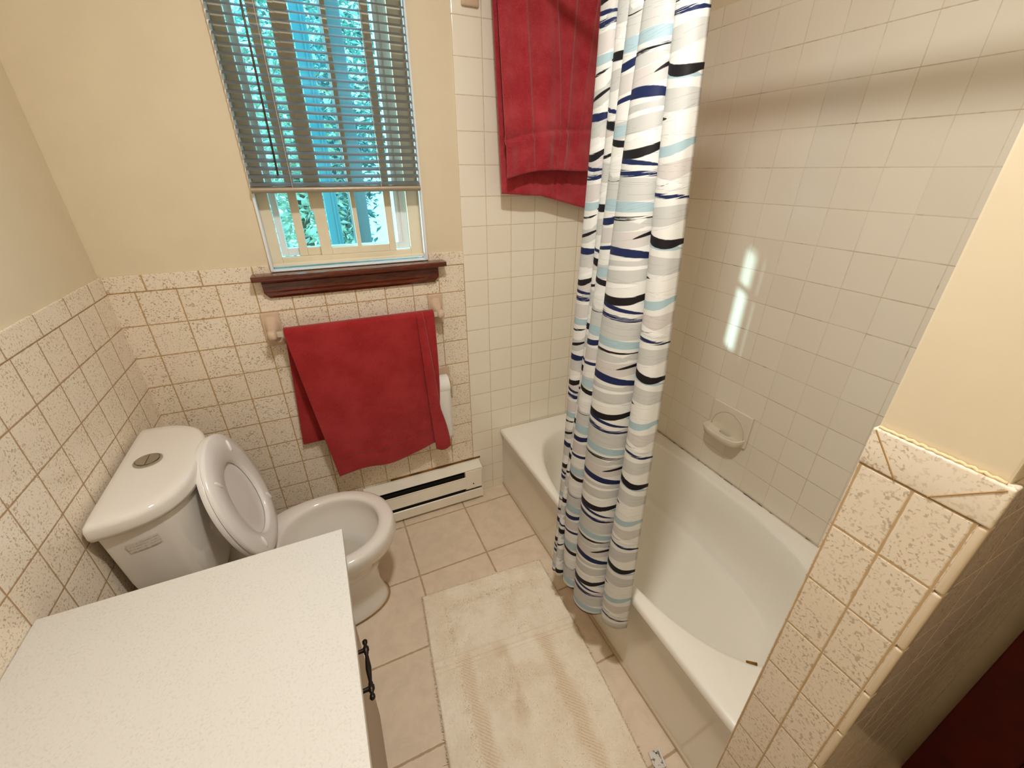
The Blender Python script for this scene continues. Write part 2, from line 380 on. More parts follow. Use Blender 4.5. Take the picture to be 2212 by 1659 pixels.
# ------------------------------------------------------------------ window
wroot = bpy.data.objects.new('window_1', None); COL.objects.link(wroot); wroot.location = (.74, .05, WZ0); wroot['kind'] = 'structure'
def frame(bm, x0, x1, z0, z1, y0, y1, l, r, bt, tp, bev=.002):
    box(bm, x0, x0+l, y0, y1, z0, z1, bev); box(bm, x1-r, x1, y0, y1, z0, z1, bev)
    box(bm, x0+l, x1-r, y0, y1, z0, z0+bt, bev); box(bm, x0+l, x1-r, y0, y1, z1-tp, z1, bev)
b = B(); frame(b, WX0, WX1, WZ0, WZ1, -.006, .12, .007, .007, .002, .01); obj('jamb_liner', b, white_vinyl, wroot)
b = B(); frame(b, WX0+.007, WX1-.007, WZ0+.008, WZ1-.01, .050, .075, .034, .044, .028, .03); box(b, WX0+.007, WX1-.007, .034, .05, WZ0+.008, WZ0+.02, .003); obj('window_frame', b, win_paint, wroot)
b = B(); frame(b, .503, .968, 1.284, 2.19, .084, .115, .022, .044, .026, .03); box(b, .932, .936, .080, .084, 1.31, 2.17); box(b, .944, .948, .080, .084, 1.31, 2.17); obj('outer_sash', b, white_vinyl, wroot)
b = B(); frame(b, .636, .908, 1.284, 2.19, .050, .070, .038, .026, .025, .03); box(b, .766, .781, .052, .068, 1.309, 2.16, .001)
fs = obj('front_sash', b, win_paint, wroot)
b = B(); frame(b, .563, .660, 1.284, 2.19, .068, .084, .028, .02, .028, .03); obj('rear_sash', b, win_paint, wroot)
b = B(); box(b, .622, .637, .052, .064, 1.52, 2.16, .001); box(b, .628, .637, .052, .064, 1.435, 1.52, .001); obj('sash_latch', b, win_paint, wroot)
for (x0, x1, y, z0) in ((.522, .565, .100, 1.305), (.590, .640, .076, 1.308), (.672, .768, .060, 1.306), (.779, .884, .060, 1.306), (.903, .930, .100, 1.305)):
    b = B(); box(b, x0, x1, y, y+.003, z0, 2.165); obj('pane', b, glass_m, wroot)
b = B(); box(b, .400, 1.076, -.057, .05, 1.2265, 1.2450, .003, 2); obj('window_sill', b, mahog, wroot, True, 35)
# moulded apron under the stool, clipped lower corners
b = B()
prof = [(-.001, 1.2265), (-.030, 1.2265), (-.030, 1.220), (-.022, 1.213), (-.022, 1.186), (-.019, 1.180), (-.019, 1.170), (-.012, 1.160), (-.001, 1.160)]
A = [b.verts.new(((.440 if z < 1.175 else .425), y, z)) for y, z in prof]; D = [b.verts.new(((1.034 if z < 1.175 else 1.049), y, z)) for y, z in prof]
for k in range(len(prof)): b.faces.new((A[k], A[(k+1) % len(prof)], D[(k+1) % len(prof)], D[k]))
b.faces.new(A); b.faces.new(D); obj('sill_apron', b, mahog, wroot)

# ------------------------------------------------------------------ blind
bl = thing('window_blind', 'grey slatted venetian blind half lowered over the window above the wooden sill', 'blind', (.738, -.018, 1.50))
b = B(); box(b, .466, 1.010, -.034, -.008, 2.165, 2.205, .002); obj('head_rail', b, rail_m, bl)
b = B()
prof = [(-.018+.013*math.cos(a), 1.507+.0105*math.sin(a)) for a in [2*PI*k/14 for k in range(14)]]
prism(b, prof, 'x', .466, 1.006); obj('bottom_rail', b, rail_m, bl, True, 40)
zs = [1.524 + .0222*k for k in range(29)]
def slat_bm(z):
    b = B(); n = 6; rows = []
    for k in range(n+1):
        q = -1 + 2*k/n; yy = -.018 + .0122*q; zz = z + .0056*q + .0018*(1-q*q)
        rows.append((yy, zz))
    th = .0004
    prof = rows + [(y, z_-th) for y, z_ in reversed(rows)]
    prism(b, prof, 'x', .468, 1.004); return b
first = None
for z in zs:
    if first is None:
        first = obj('slat', slat_bm(z), blind_m, bl, True, 30)
    else:
        c = first.copy(); COL.objects.link(c); c.parent = bl; c.matrix_parent_inverse = first.matrix_parent_inverse.copy(); c.location = (0, 0, z-zs[0])
for x in (.587, .868):
    b = B()
    for y in (-.0315, -.0045): tube(b, [(x, y, 1.512), (x, y, 2.18)], .0007, 5)
    tube(b, [(x+.006, -.018, 1.512), (x+.006, -.018, 2.18)], .0007, 5)
    obj('ladder_cord', b, cord_m, bl)
b = B(); tube(b, [(.560, -.041, 2.17), (.557, -.042, 1.9), (.553, -.041, 1.548)], .0034, 6); tube(b, [(.560, -.041, 2.172), (.560, -.03, 2.19)], .0015, 6); obj('tilt_wand', b, wand_m, bl, True)

# ------------------------------------------------------------------ towel bars
def towel_bar(label, xa, xb, zc, group, rx0, rx1):
    th = thing('towel_bar', label, 'towel bar', ((xa+xb)/2, -.04, zc), group)
    for x in (xa, xb):
        b = B()
        box(b, x-.030, x+.030, -.013, -.0005, zc-.062, zc+.062, .005, 3)
        # waisted arm that swells to a rounded post
        loops = []
        for (y, hw, z0, z1) in ((-.010, .026, zc-.05, zc+.052), (-.022, .0205, zc-.040, zc+.036), (-.036, .0165, zc-.030, zc+.020), (-.055, .0145, zc-.022, zc+.014), (-.074, .0150, zc-.020, zc+.016), (-.088, .0135, zc-.017, zc+.013), (-.094, .007, zc-.010, zc+.007)):
            cz = (z0+z1)/2; hz = (z1-z0)/2
            L = []
            for k in range(20):
                a = 2*PI*k/20; ca, sa = math.cos(a), math.sin(a)
                L.append((x + hw*math.copysign(abs(ca)**.7, ca), y, cz + hz*math.copysign(abs(sa)**.7, sa)))
            loops.append(L)
        loft(b, loops, cap1=True, cap0=True)
        obj('bracket', b, biscuit, th, True, 60)
    b = B(); box(b, rx0, rx1, -.082, -.064, zc-.011, zc+.007, .002); obj('rod', b, plain('bar_plastic', (206, 188, 168), .25), th)
    return th
towel_bar('biscuit ceramic towel bar on speckled tile under the wooden window sill', .422, 1.030, 1.047, None, .436, 1.018)
towel_bar('biscuit ceramic towel bar high on white tile above the tub', 1.228, 1.86, 2.105, None, 1.240, 1.845)

# ------------------------------------------------------------------ towels
def grid_obj(bm, f, nu, nv, uvl=None):
    V = [[bm.verts.new(f(i/nu, j/nv)) for i in range(nu+1)] for j in range(nv+1)]
    for j in range(nv):
        for i in range(nu): bm.faces.new((V[j][i], V[j][i+1], V[j+1][i+1], V[j+1][i]))
    return V
def lerp(a, b, t): return a+(b-a)*t
def solid(o, th, off=0):
    m = o.modifiers.new('thickness', 'SOLIDIFY'); m.thickness = th; m.offset = off
    return o

zb, yb = 1.046, -.073           # bar centre of the lower towel
def low_towel(u, v):
    # v: 0 back hem .. 0.42 bar back .. 0.5 bar front .. 1 front hem
    xt = lerp(.460, 1.000, u)
    if v < .42:
        q = 1 - v/.42
        x = lerp(xt, lerp(.420, .925, u), q); z = lerp(zb, .548, q); y = lerp(yb+.017, -.022, min(1, q*1.6)) + .002*math.sin(9*u+5*q)
    elif v < .5:
        a = (v-.42)/.08*PI; x = xt; y = yb + .018*math.cos(a); z = zb + .017*math.sin(a)
    else:
        q = (v-.5)/.5
        xb_ = lerp(.531, .965, u); zb_ = .392 + .045*u + .012*math.sin(u*7.5+.4) + .02*max(0, u-.8)
        x = lerp(xt, xb_, q**(1.05+2.2*u)); z = lerp(zb, zb_, q); y = lerp(yb-.018, -.0985, min(1, q*2)) + .0035*math.sin(6.0*u+2.6*q)*q + .0025*math.sin(17*u+3)*q*q
        y -= .0013*math.exp(-((x-.64)/.045)**2-((z-.955)/.028)**2)*math.sin((abs(x-.645)*1.1+z)*520)
        h = z-zb_
        y += -.0022*math.exp(-((h-.090)/.006)**2) + .002*math.exp(-((h-.078)/.006)**2)
    return (x, y, z)
b = B(); grid_obj(b, low_towel, 170, 340)
# the right margin turned back over the front
def low_flap(u, v):
    q = v
    x0 = lerp(.930, .952, q**1.5)
    x1 = lerp(.953, .988, q/.68) if q < .68 else lerp(.988, 1.020, math.sin((q-.68)/.32*PI/2))
    x = lerp(x0, x1, u); zt = 1.064; z = lerp(zt, .425 - .012*math.sin(PI*u), q)
    y = lerp(yb-.020, -.1045, min(1, q*3)) - .008*math.sin(PI*(.15+.7*u)) - .002
    if q < .03: y += .01*(1-q/.03)
    return (x, y, z)
grid_obj(b, low_flap, 14, 90)
o = solid(obj('bath_towel', b, towel_m, None, True), .0075)
tag(o, 'dark red bath towel folded over the ceramic bar under the window', 'towel')

zu, yu = 2.103, -.073
def wrinkle(u, q):   # vertical wrinkles
    g = lambda c, w, a: a*math.exp(-((u-c)/w)**2)
    return .005*math.sin(u*20+1.0)*(.3+.7*q) + .003*math.sin(u*37+2*q+.5) + .003*math.sin(u*9-3*q) + g(.17+.05*q, .014, .008) + g(.40+.03*math.sin(3*q), .012, .007) + g(.56-.10*q, .012, .009) + g(.72-.16*q, .012, .008)
def up_towel(u, v):
    xt = lerp(1.285, 1.80, u)
    if v < .45:
        q = 1-v/.45
        zb_ = 1.484 - .03*u - .09*max(0, u-.35)
        x = lerp(xt, lerp(1.306, 1.79, u), q); z = lerp(zu, zb_, q); y = lerp(yu+.018, -.080, q) + .4*wrinkle(u, q)*q
    elif v < .5:
        a = (v-.45)/.05*PI; x = xt; y = yu + .020*math.cos(a); z = zu+.016*math.sin(a)
    else:
        q = (v-.5)/.5
        zb_ = 1.537 + .05*u + .012*math.sin(u*6)
        x = lerp(xt, lerp(1.300, 1.79, u), q); z = lerp(zu, zb_, q); y = lerp(yu-.020, -.138, min(1, q*1.15)) - wrinkle(u, q)
        h = z-zb_-.03*u
        y += .009*math.exp(-((h-.118)/.010)**2) - .005*math.exp(-((h-.098)/.012)**2) - .004*math.exp(-((h-.05)/.045)**2)*math.sin(u*44)
    return (x, y, z)
b = B(); grid_obj(b, up_towel, 110, 150)
o = solid(obj('bath_towel', b, towel2_m, None, True), .009)
tag(o, 'wrinkled rose red towel hanging high beside the shower curtain above the tub', 'towel')

# ------------------------------------------------------------------ toilet paper
hold = thing('toilet_paper_holder', 'biscuit ceramic toilet paper holder on speckled tile behind the red towel', 'toilet paper holder', (1.0, -.02, .71))
b = B(); box(b, .936, 1.070, -.008, -.0005, .640, .775, .003); obj('back_plate', b, biscuit, hold)
for x in (.940, 1.060):
    b = B(); box(b, x-.007, x+.007, -.064, -.006, .695, .735, .005, 3); obj('arm', b, biscuit, hold, True, 50)
b = B(); tube(b, [(.938, -.0475, .713), (1.054, -.0475, .713)], .009, 12); obj('roller', b, white_vinyl, hold, True, 50)
roll = thing('toilet_paper_roll', 'white toilet paper roll with hanging sheet half hidden behind the red towel', 'toilet paper', (.99, -.066, .713))
b = B()
n = 40; loops = []
for x, r in ((.945, .018), (.945, .041), (.947, .043), (1.044, .043), (1.046, .041), (1.046, .018)):
    loops.append([(x, -.0475+r*math.cos(2*PI*k/n), .713+r*math.sin(2*PI*k/n)) for k in range(n)])
loops.append(loops[0]); loft(b, loops); bmesh.ops.remove_doubles(b, verts=b.verts, dist=1e-6); obj('roll', b, paper_m, roll, True, 40)
b = B(); grid_obj(b, lambda u, v: (lerp(.946, 1.045, u), -.0480-.0425*math.cos(max(0, (.25-v)*2)) + .012*v, .713 - .27*v + .0*u), 4, 16); solid(obj('loose_sheet', b, paper_m, roll, True), .0006)

# ------------------------------------------------------------------ baseboard heater
ht = thing('baseboard_heater', 'cream electric baseboard heater along the floor beneath the towel', 'heater', (.9, -.03, 0))
HX0, HX1 = .610, 1.188
b = B(); prism(b, [(-.002, .012), (-.002, .222), (-.012, .222), (-.060, .2075), (-.0605, .2035), (-.014, .2185), (-.010, .200), (-.010, .012)], 'x', HX0, HX1); obj('back_cover', b, heater_m, ht)
b = B(); prism(b, [(-.060, .160), (-.063, .166), (-.061, .169), (-.056, .162), (-.056, .104), (-.060, .094), (-.064, .098)], 'x', HX0, HX1-.09); obj('front_panel', b, heater_m, ht)
b = B(); prism(b, [(-.010, .018), (-.060, .018), (-.061, .022), (-.061, .070), (-.057, .073), (-.054, .070), (-.054, .03), (-.010, .03)], 'x', HX0, HX1); obj('lower_rail', b, heater_m, ht)
b = B(); box(b, HX1-.092, HX1, -.0635, -.008, .088, .2005, .003); box(b, HX1-.005, HX1, -.0635, -.002, .018, .205, .001); obj('end_cap', b, heater_m, ht)
b = B(); box(b, HX0+.02, HX1-.095, -.0535, -.012, .032, .185); obj('heating_element', b, black_m, ht)
b = B(); tube(b, [(1.137, -.0632, .118), (1.137, -.0655, .118)], .0035, 10); obj('screw', b, iron, ht)
b = B(); box(b, .74, 1.2, -.0012, .0005, .222, .232); obj('broken_tile_gap', b, plain('bare_mortar', (120, 84, 44), .9, .1, var=.3), wb)

# ------------------------------------------------------------------ toilet
TY = -.415
to = thing('toilet', 'white two piece toilet with seat and lid raised beside the vanity', 'toilet', (.35, TY, 0))
N = 64
def egg(cx, a_f, a_b, bw, z, n_f=2.0, n_b=2.4, yc=TY):
    L = []
    for k in range(N):
        th = 2*PI*k/N; c, s = math.cos(th), math.sin(th)
        n = n_f if c > 0 else n_b
        a = a_f if c > 0 else a_b
        L.append((cx + a*math.copysign(abs(c)**(2/n), c), yc + bw*math.copysign(abs(s)**(2/n), s), z))
    return L
b = B()
loops = [egg(.39, .235, .27, .112, .0, 2.2, 3), egg(.39, .240, .27, .114, .012, 2.2, 3), egg(.39, .232, .265, .106, .03, 2.2, 3), egg(.39, .218, .26, .098, .10, 2.2, 3), egg(.395, .215, .255, .100, .18, 2.2, 3),
         egg(.42, .225, .26, .122, .25, 2.1, 2.8), egg(.455, .232, .255, .158, .31, 2.0, 2.6), egg(.48, .222, .262, .188, .36, 2.0, 2.5), egg(.488, .211, .268, .1985, .395, 2.0, 2.5), egg(.488, .208, .267, .197, .412, 2.0, 2.5),
         egg(.488, .198, .255, .186, .420, 2.0, 2.5), egg(.490, .170, .195, .165, .421, 2.0, 2.2), egg(.490, .158, .184, .153, .417, 2.0, 2.1), egg(.490, .152, .178, .147, .405, 2.0, 2.1), egg(.490, .156, .176, .150, .385, 2.0, 2.1),
         egg(.488, .150, .165, .143, .34, 2.0, 2.1), egg(.470, .130, .135, .115, .27, 2, 2), egg(.440, .10, .105, .08, .21, 2, 2), egg(.42, .07, .07, .055, .17, 2, 2), egg(.42, .02, .02, .02, .15, 2, 2)]
loft(b, loops, cap0=True, cap1=True)
# rear deck that carries the tank
box(b, .03, .30, TY-.115, TY+.115, .30, .4195, .018, 4); box(b, .06, .26, TY-.09, TY+.09, .0, .31, .02, 3)
obj('bowl', b, ceramic, to, True, 60)
b = B(); loft(b, [egg(.452, .105, .105, .092, .2735, 2, 2), egg(.452, .001, .001, .001, .2735, 2, 2)]); obj('water', b, plain('still_water', (196, 190, 176), .03, .5), to)
b = B(); rng = [egg(.39, .240+.004, .272, .116, .0015, 2.2, 3), egg(.39, .240+.003+.003, .274, .118, .004, 2.2, 3), egg(.39, .2385, .27, .1135, .007, 2.2, 3)]; loft(b, rng); obj('floor_caulk', b, caulk_m, to, True)
def tankloop(w, d0, d1, z, r=.10, pw=3.2):
    # straight back, bowed front with round corners
    L = []
    for k in range(N):
        th = 2*PI*k/N; c, s = math.cos(th), math.sin(th)
        if c > 0: x = d0 + (d1-d0)*abs(c)**(2/2.5); y = w*math.copysign(abs(s)**(2/3.0), s)
        else: x = d0 - .012*abs(c)**.3; y = w*math.copysign(abs(s)**(2/9.0), s)
        L.append((x, -.432+y, z))
    return L
b = B()
loft(b, [tankloop(.150, .05, .165, .421), tankloop(.170, .045, .176, .45), tankloop(.200, .037, .186, .62), tankloop(.2125, .030, .192, .795)], cap0=True, cap1=True)
obj('tank', b, ceramic, to, True, 60)
b = B()
loft(b, [tankloop(.212, .030, .194, .794), tankloop(.226, .024, .206, .797), tankloop(.2285, .022, .208, .808), tankloop(.2285, .022, .208, .828), tankloop(.225, .024, .205, .838), tankloop(.214, .030, .196, .8425), tankloop(.19, .045, .175, .8435), tankloop(.1, .07, .12, .844)], cap0=True, cap1=True)
obj('tank_lid', b, ceramic, to, True, 70)
fb = B()
loft(fb, [[(.083+r*math.cos(2*PI*k/32), -.418+r*math.sin(2*PI*k/32), z) for k in range(32)] for r, z in ((.0335, .842), (.0335, .8465), (.031, .848), (.0285, .848), (.0275, .8465))], cap1=True)
fl = obj('flush_button', fb, chrome, to, True, 40)
for sgn in (1, -1):
    b = B()
    L = [(.083+sgn*.0012+sgn*.0255*math.sin(PI*k/16), -.418+.0255*math.cos(PI*k/16)) for k in range(17)]
    prism(b, L, 'z', .846, .8495); obj('button_half', b, chrome, fl)
# raised seat ring and lid leaning on the tank
XH, TH, ZH, YC = .303, .242, .447, -.405
def seatpt(h, w, d):  # d toward the front (away from the tank)
    return (XH - math.sin(TH)*h + math.cos(TH)*d, YC + w, ZH + math.cos(TH)*h + math.sin(TH)*d)
def ring(hc, ah, aw, d, n=2.15):
    L = []
    for k in range(N):
        th = 2*PI*k/N; c, s = math.cos(th), math.sin(th)
        L.append(seatpt(hc + ah*math.copysign(abs(c)**(2/n), c), aw*math.copysign(abs(s)**(2/n), s), d))
    return L
b = B()
O = (.2065, .2065, .197); I = (.190, .1265, .111)
loops = [ring(*O, .004), ring(O[0], O[1], O[2], .010), ring(O[0], O[1]-.006, O[2]-.006, .017), ring(.200, .168, .155, .020), ring(I[0], I[1]+.006, I[2]+.006, .018), ring(*I, .012), ring(*I, .004), ring(.200, .168, .155, .006), ring(*O, .004)]
loft(b, loops); bmesh.ops.remove_doubles(b, verts=b.verts, dist=1e-6); st = obj('seat', b, plast, to, True, 70)
for (h, w, rot) in ((.33, .105, .5), (.33, -.105, -.5), (.085, .115, -.3), (.085, -.115, .3)):
    b = B(); c_ = Vector(seatpt(h, w, .020)); ax = Vector(seatpt(h+math.cos(rot), w+math.sin(rot), .020))-c_
    tube(b, [c_-ax*.020, c_-ax*.014, c_, c_+ax*.014, c_+ax*.020], .004, 10, rads=[.001, .0045, .0055, .0045, .001]); obj('bumper', b, plain('bumper_rubber', (240, 238, 232), .3), st, True)
b = B(); loft(b, [ring(O[0], O[1]-.003, O[2]-.003, .002), ring(O[0], O[1], O[2], -.004), ring(O[0], O[1]-.002, O[2]-.002, -.012), ring(O[0], O[1]*.8, O[2]*.8, -.018), ring(O[0], .01, .01, -.020)], cap1=True, cap0=True)
obj('seat_lid', b, plast, to, True, 60)
for w in (-.075, .075):
    b = B(); tube(b, [(XH-.012, YC+w-.02, .434), (XH-.012, YC+w+.02, .434)], .012, 14); tube(b, [(XH-.012, YC+w, .418), (XH-.012, YC+w, .434)], .010, 12); obj('hinge', b, plast, to, True, 50)
# faded paper sticker on the tank
b = B(); L = tankloop(.2095, .0315, .1915, .755); L2 = tankloop(.2045, .034, .1895, .722)
idx = [k for k in range(N) if L[k][1] < -.56 and L[k][0] > .034 and L[k][0] < .13]
idx.sort(key=lambda k: L[k][0])
def nud(p): return (p[0]+.004, p[1]-.004, p[2])
A = [b.verts.new(nud(L[k])) for k in idx]; D = [b.verts.new(nud(L2[k])) for k in idx]
for k in range(len(A)-1): b.faces.new((A[k], A[k+1], D[k+1], D[k]))
t = NT('worn_sticker'); p = t.pos(); s = t.sep(p)
ln = t.math('GREATER_THAN', t.math('FRACT', t.math('MULTIPLY', s[2], 120.0)), .62)
stick_m = t.pbr(t.mix(t.math('MULTIPLY', t.math('MULTIPLY', ln, t.mapr(t.noise(p, 180, 2), .4, .6)), .5), lin(226, 218, 206), lin(150, 138, 122)), .5)
obj('sticker', b, stick_m, to)

# ------------------------------------------------------------------ bathtub
TX0, TX1, TYA, TYB, TZ = 1.316, XR-.002, -1.470, -.004, .368
tb = thing('bathtub', 'white enamel bathtub with straight apron behind the shower curtain', 'bathtub', (1.68, -.74, 0))
cx, cy, hx, hy = 1.668, -.765, .325, .645
M = 160
angs = [2*PI*k/M for k in range(M)]
for (ex, ey) in ((TX0, TYA), (TX0, TYB), (TX1, TYA), (TX1, TYB)):
    a = math.atan2(ey-cy, ex-cx) % (2*PI)
    i = min(range(M), key=lambda k: abs((angs[k]-a+PI) % (2*PI)-PI)); angs[i] = a
def rect(z, inx=0.0, ins=0.0):
    L = []
    x0, x1, y0, y1 = TX0+ins, TX1-ins*.3, TYA+ins*.3, TYB-ins*.3
    for a in angs:
        c, s = math.cos(a), math.sin(a)
        tx = ((TX1 if c > 0 else TX0)-cx)/c if abs(c) > 1e-9 else 1e9
        ty = ((TYB if s > 0 else TYA)-cy)/s if abs(s) > 1e-9 else 1e9
        tt = min(tx, ty); x, y = cx+c*tt, cy+s*tt
        if x < TX0+.001: x += inx
        x = min(max(x, x0), x1) if ins else x
        y = min(max(y, y0), y1) if ins else y
        L.append((x, y, z))
    return L
def oval(fx, fy, z, n=2.6, dx=0, dy=0):
    L = []
    for a in angs:
        c, s = math.cos(a), math.sin(a)
        rx, ry = hx*fx, hy*fy
        r = (abs(c/rx)**n + abs(s/ry)**n)**(-1/n)
        L.append((cx+dx+c*r, cy+dy+s*r, z))
    return L
b = B()
loft(b, [rect(0, .018), rect(.02, .018), rect(.325, .012), rect(.338, .003), rect(.350, 0), rect(TZ-.006, 0, .002), rect(TZ, 0, .009), oval(1.03, 1.015, TZ), oval(1.0, 1.0, TZ-.004), oval(.975, .985, TZ-.016), oval(.93, .955, .27), oval(.88, .92, .17), oval(.80, .87, .095), oval(.66, .78, .072, 2.4), oval(.3, .4, .066, 2.2), oval(.02, .02, .064, 2)], cap1=True)
obj('tub_shell', b, tub_m, tb, True, 55)
b = B(); tube(b, [(1.66, -.20, .10), (1.66, -.20, .103)], .001, 8)
b.free()
b = B(); loft(b, [[(1.66+r*math.cos(2*PI*k/24), -.30+r*math.sin(2*PI*k/24), z) for k in range(24)] for r, z in ((.032, .078), (.032, .084), (.024, .086), (.008, .082))], cap1=True); obj('drain', b, chrome, tb, True, 40)
# mildewed caulk joint along the back wall and rust at the near end
b = B()
rr = random.Random(3); ys = [-1.465 + 1.46*i/260 for i in range(261)]
rd = [.0011 + .0022*max(0, mnoise.noise(Vector((y*26, 3, 0)))) for y in ys]
tube(b, [(XR-.005, y, TZ+.002+.002*mnoise.noise(Vector((y*40, 9, 0)))) for y in ys], .002, 6, rads=rd)
t = NT('mildewed_caulk'); p = t.pos()
mil = t.pbr(t.mix(t.mapr(t.noise(p, 30, 3, .6), .5, .6), lin(208, 192, 164), lin(74, 62, 44)), .8, None, spec=.2)
obj('caulk_joint', b, mil, tb, True)
b = B()
L = oval(1.0, 1.0, TZ+.001); pts = [p_ for p_ in L if p_[0] < 1.52 and p_[1] < -1.335 and p_[0] > 1.462]
pts.sort(); tube(b, [(x, y_+.003, z-.003) for x, y_, z in pts], .004, 6, rads=[.0015+.003*abs(math.sin(i*1.3+.5)) for i in range(len(pts))]); obj('rust_stain', b, plain('rust', (118, 84, 34), .9, .1, var=.3), tb, True)

# soap dish on the long wall
sd = thing('soap_dish', 'white ceramic soap dish set in the tiled tub wall', 'soap dish', (XR, -.72, .60))
b = B(); box(b, XR-.012, XR-.0005, -.818, -.632, .560, .704, .004, 3); obj('back_plate', b, soap_m, sd, True, 50)
b = B()
# tray: half-round plan with raised lip
def plan(k, s, z):
    a = PI*k/24; c, sn = math.cos(a), math.sin(a)
    return (XR-.010-.066*s*sn**.55, -.725+.088*s*math.copysign(abs(c)**.6, c), z)
loops = [[plan(k, f, z) for k in range(25)] for f, z in ((.72, .561), (.94, .570), (1.0, .590), (1.0, .598), (.95, .600), (.88, .592), (.75, .584), (.3, .583))]
loft(b, loops, close=False)
L0 = [v for v in b.verts]
obj('tray', b, soap_m, sd, True, 60)
o_ = COL.objects['tray'] if 'tray' in COL.objects else None
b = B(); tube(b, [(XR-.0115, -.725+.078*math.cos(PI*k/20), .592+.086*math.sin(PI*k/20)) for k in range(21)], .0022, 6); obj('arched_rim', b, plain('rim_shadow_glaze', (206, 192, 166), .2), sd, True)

# ------------------------------------------------------------------ shower curtain
rod = thing('shower_rod', 'white shower curtain rod across the tub opening', 'curtain rod', (1.335, -.74, 2.145))
b = B(); tube(b, [(1.335, -.004, 2.146), (1.335, -1.468, 2.146)], .0145, 18); obj('rod', b, white_vinyl, rod, True, 50)
for y0, y1 in ((-.001, -.018), (-1.4725, -1.456)):
    b = B(); tube(b, [(1.335, y0, 2.145), (1.335, y1, 2.145)], .033, 24, rads=[.034, .020]); obj('flange', b, white_vinyl, rod, True, 40)

BT = [0, .19, .40, .55, .79, 1.0]; BM = [0, .185, .29, .51, .85, 1.0]; BB = [0, .11, .18, .42, .78, 1.0]
def bounds(tt):
    if tt < .45: q = tt/.45; return [lerp(a, c, q) for a, c in zip(BT, BM)]
    q = min(1, (tt-.45)/.4); return [lerp(a, c, q) for a, c in zip(BM, BB)]
def curtain(phi, tt):
    """phi: 0..5 panel coordinate, tt: 0 top .. 1 hem"""
    k = min(4, int(phi)); f = phi-k; bd = bounds(tt)
    s = lerp(bd[k], bd[k+1], f)
    y0 = -.630-.04*tt-.05*tt**5; y1 = -.925-.24*tt+.08*tt*tt
    ztop = 2.118 - .012*abs(math.sin(PI*phi)); zbot = .185+.085*s
    z = lerp(ztop, zbot, tt)
    amp = [.030, .032, .024, .034, .026][k]*(1+[-.5, -.4, 1.6, 2.6, 1.6][k]*tt*(1-.93*tt)*2)
    # cloth bulges toward the room inside a panel, and tucks under its left neighbour
    bul = math.sin(PI*f)**.75
    skew = math.sin(2*PI*f)
    x = 1.340-.052*tt - amp*bul + .010*(1-tt)*(k % 2)
    y = lerp(y0, y1, s) + amp*.30*skew*(1-.5*tt)
    x += .006*math.sin(9*tt+phi*2.1)*tt
    x -= .035*tt**3*(1-s) + .022*tt*tt*math.sin(PI*s)
    return (x, y, z)
nu, nv = 130, 150
phis = [5*i/nu for i in range(nu+1)]
# print coordinate across the cloth: even within each fold
arc = []
for ph in phis:
    k = min(4, int(ph)); arc.append(FOLD_0[k] + FOLD_W[k]*(ph-k))
b = B(); uvl = b.loops.layers.uv.new('UVMap')
V = [[b.verts.new(curtain(phis[i], j/nv)) for i in range(nu+1)] for j in range(nv+1)]
UO, VO = 0.0, .1086
for j in range(nv):
    for i in range(nu):
        f = b.faces.new((V[j][i], V[j][i+1], V[j+1][i+1], V[j+1][i]))
        for lp, (ii, jj) in zip(f.loops, ((i, j), (i+1, j), (i+1, j+1), (i, j+1))):
            lp[uvl].uv = (arc[ii]+UO, -1.9*jj/nv+VO)
o = solid(obj('shower_curtain', b, curtain_m, None, True), .0008)
tag(o, 'white shower curtain with navy, black and pale blue brush waves, bunched at the tub', 'shower curtain')
for k in range(7):
    y = -.61 - .054*k
    b = B(); L = [(1.335+.021*math.cos(2*PI*i/24), y+.002*math.sin(2*PI*i/24), 2.138+.026*math.sin(2*PI*i/24)) for i in range(25)]
    tube(b, L, .0022, 6)
    o = obj('curtain_ring', b, chrome, None, True)
    tag(o, 'metal curtain ring on the white shower rod above the curtain', 'curtain ring', 'rings on the shower rod')

# ------------------------------------------------------------------ vanity
CT = .805
b = B(); box(b, .001, .549, -2.0, -.859, CT-.024, CT, .0025, 2)
o = obj('countertop', b, counter_m, None, True, 40); tag(o, 'white pebbled laminate vanity countertop beside the toilet', 'countertop')
va = thing('vanity_cabinet', 'taupe vanity cabinet under the white countertop', 'cabinet', (.27, -1.4, 0))
b = B(); box(b, .003, .508, -1.98, -.872, 0, CT-.0245, .002); obj('body', b, cab_m, va)
def front(name, y0, y1, z0, z1):
    b = B(); box(b, .5085, .526, y0, y1, z0, z1, .003, 2); return obj(name, b, cab_m, va)
d1 = front('drawer', -1.40, -.876, .615, .775); front('door', -1.40, -.876, .02, .607); front('door', -1.975, -1.408, .02, .607); d2 = front('drawer', -1.975, -1.408, .615, .775)
def pull(par, yc, z):
    b = B()
    prof = [(-.060, .0030), (-.057, .0052), (-.052, .0048), (-.049, .0032), (-.046, .0040), (-.042, .0062), (-.035, .0062), (-.033, .0042), (-.030, .0046), (-.027, .0032), (-.012, .0046), (0, .0056), (.012, .0046), (.027, .0032), (.030, .0046), (.033, .0042), (.035, .0062), (.042, .0062), (.046, .0040), (.049, .0032), (.052, .0048), (.057, .0052), (.060, .0030)]
    tube(b, [(.557, yc+a, z) for a, r in prof], .005, 14, rads=[r for a, r in prof])
    for s_ in (-1, 1): tube(b, [(.526, yc+s_*.0385, z), (.533, yc+s_*.0385, z), (.545, yc+s_*.0385, z), (.557, yc+s_*.0385, z)], .004, 12, rads=[.0068, .0045, .0040, .0046])
    h = obj('handle', b, iron, par, True, 60); return h
pull(d1, -1.143, .700); pull(d2, -1.69, .700)

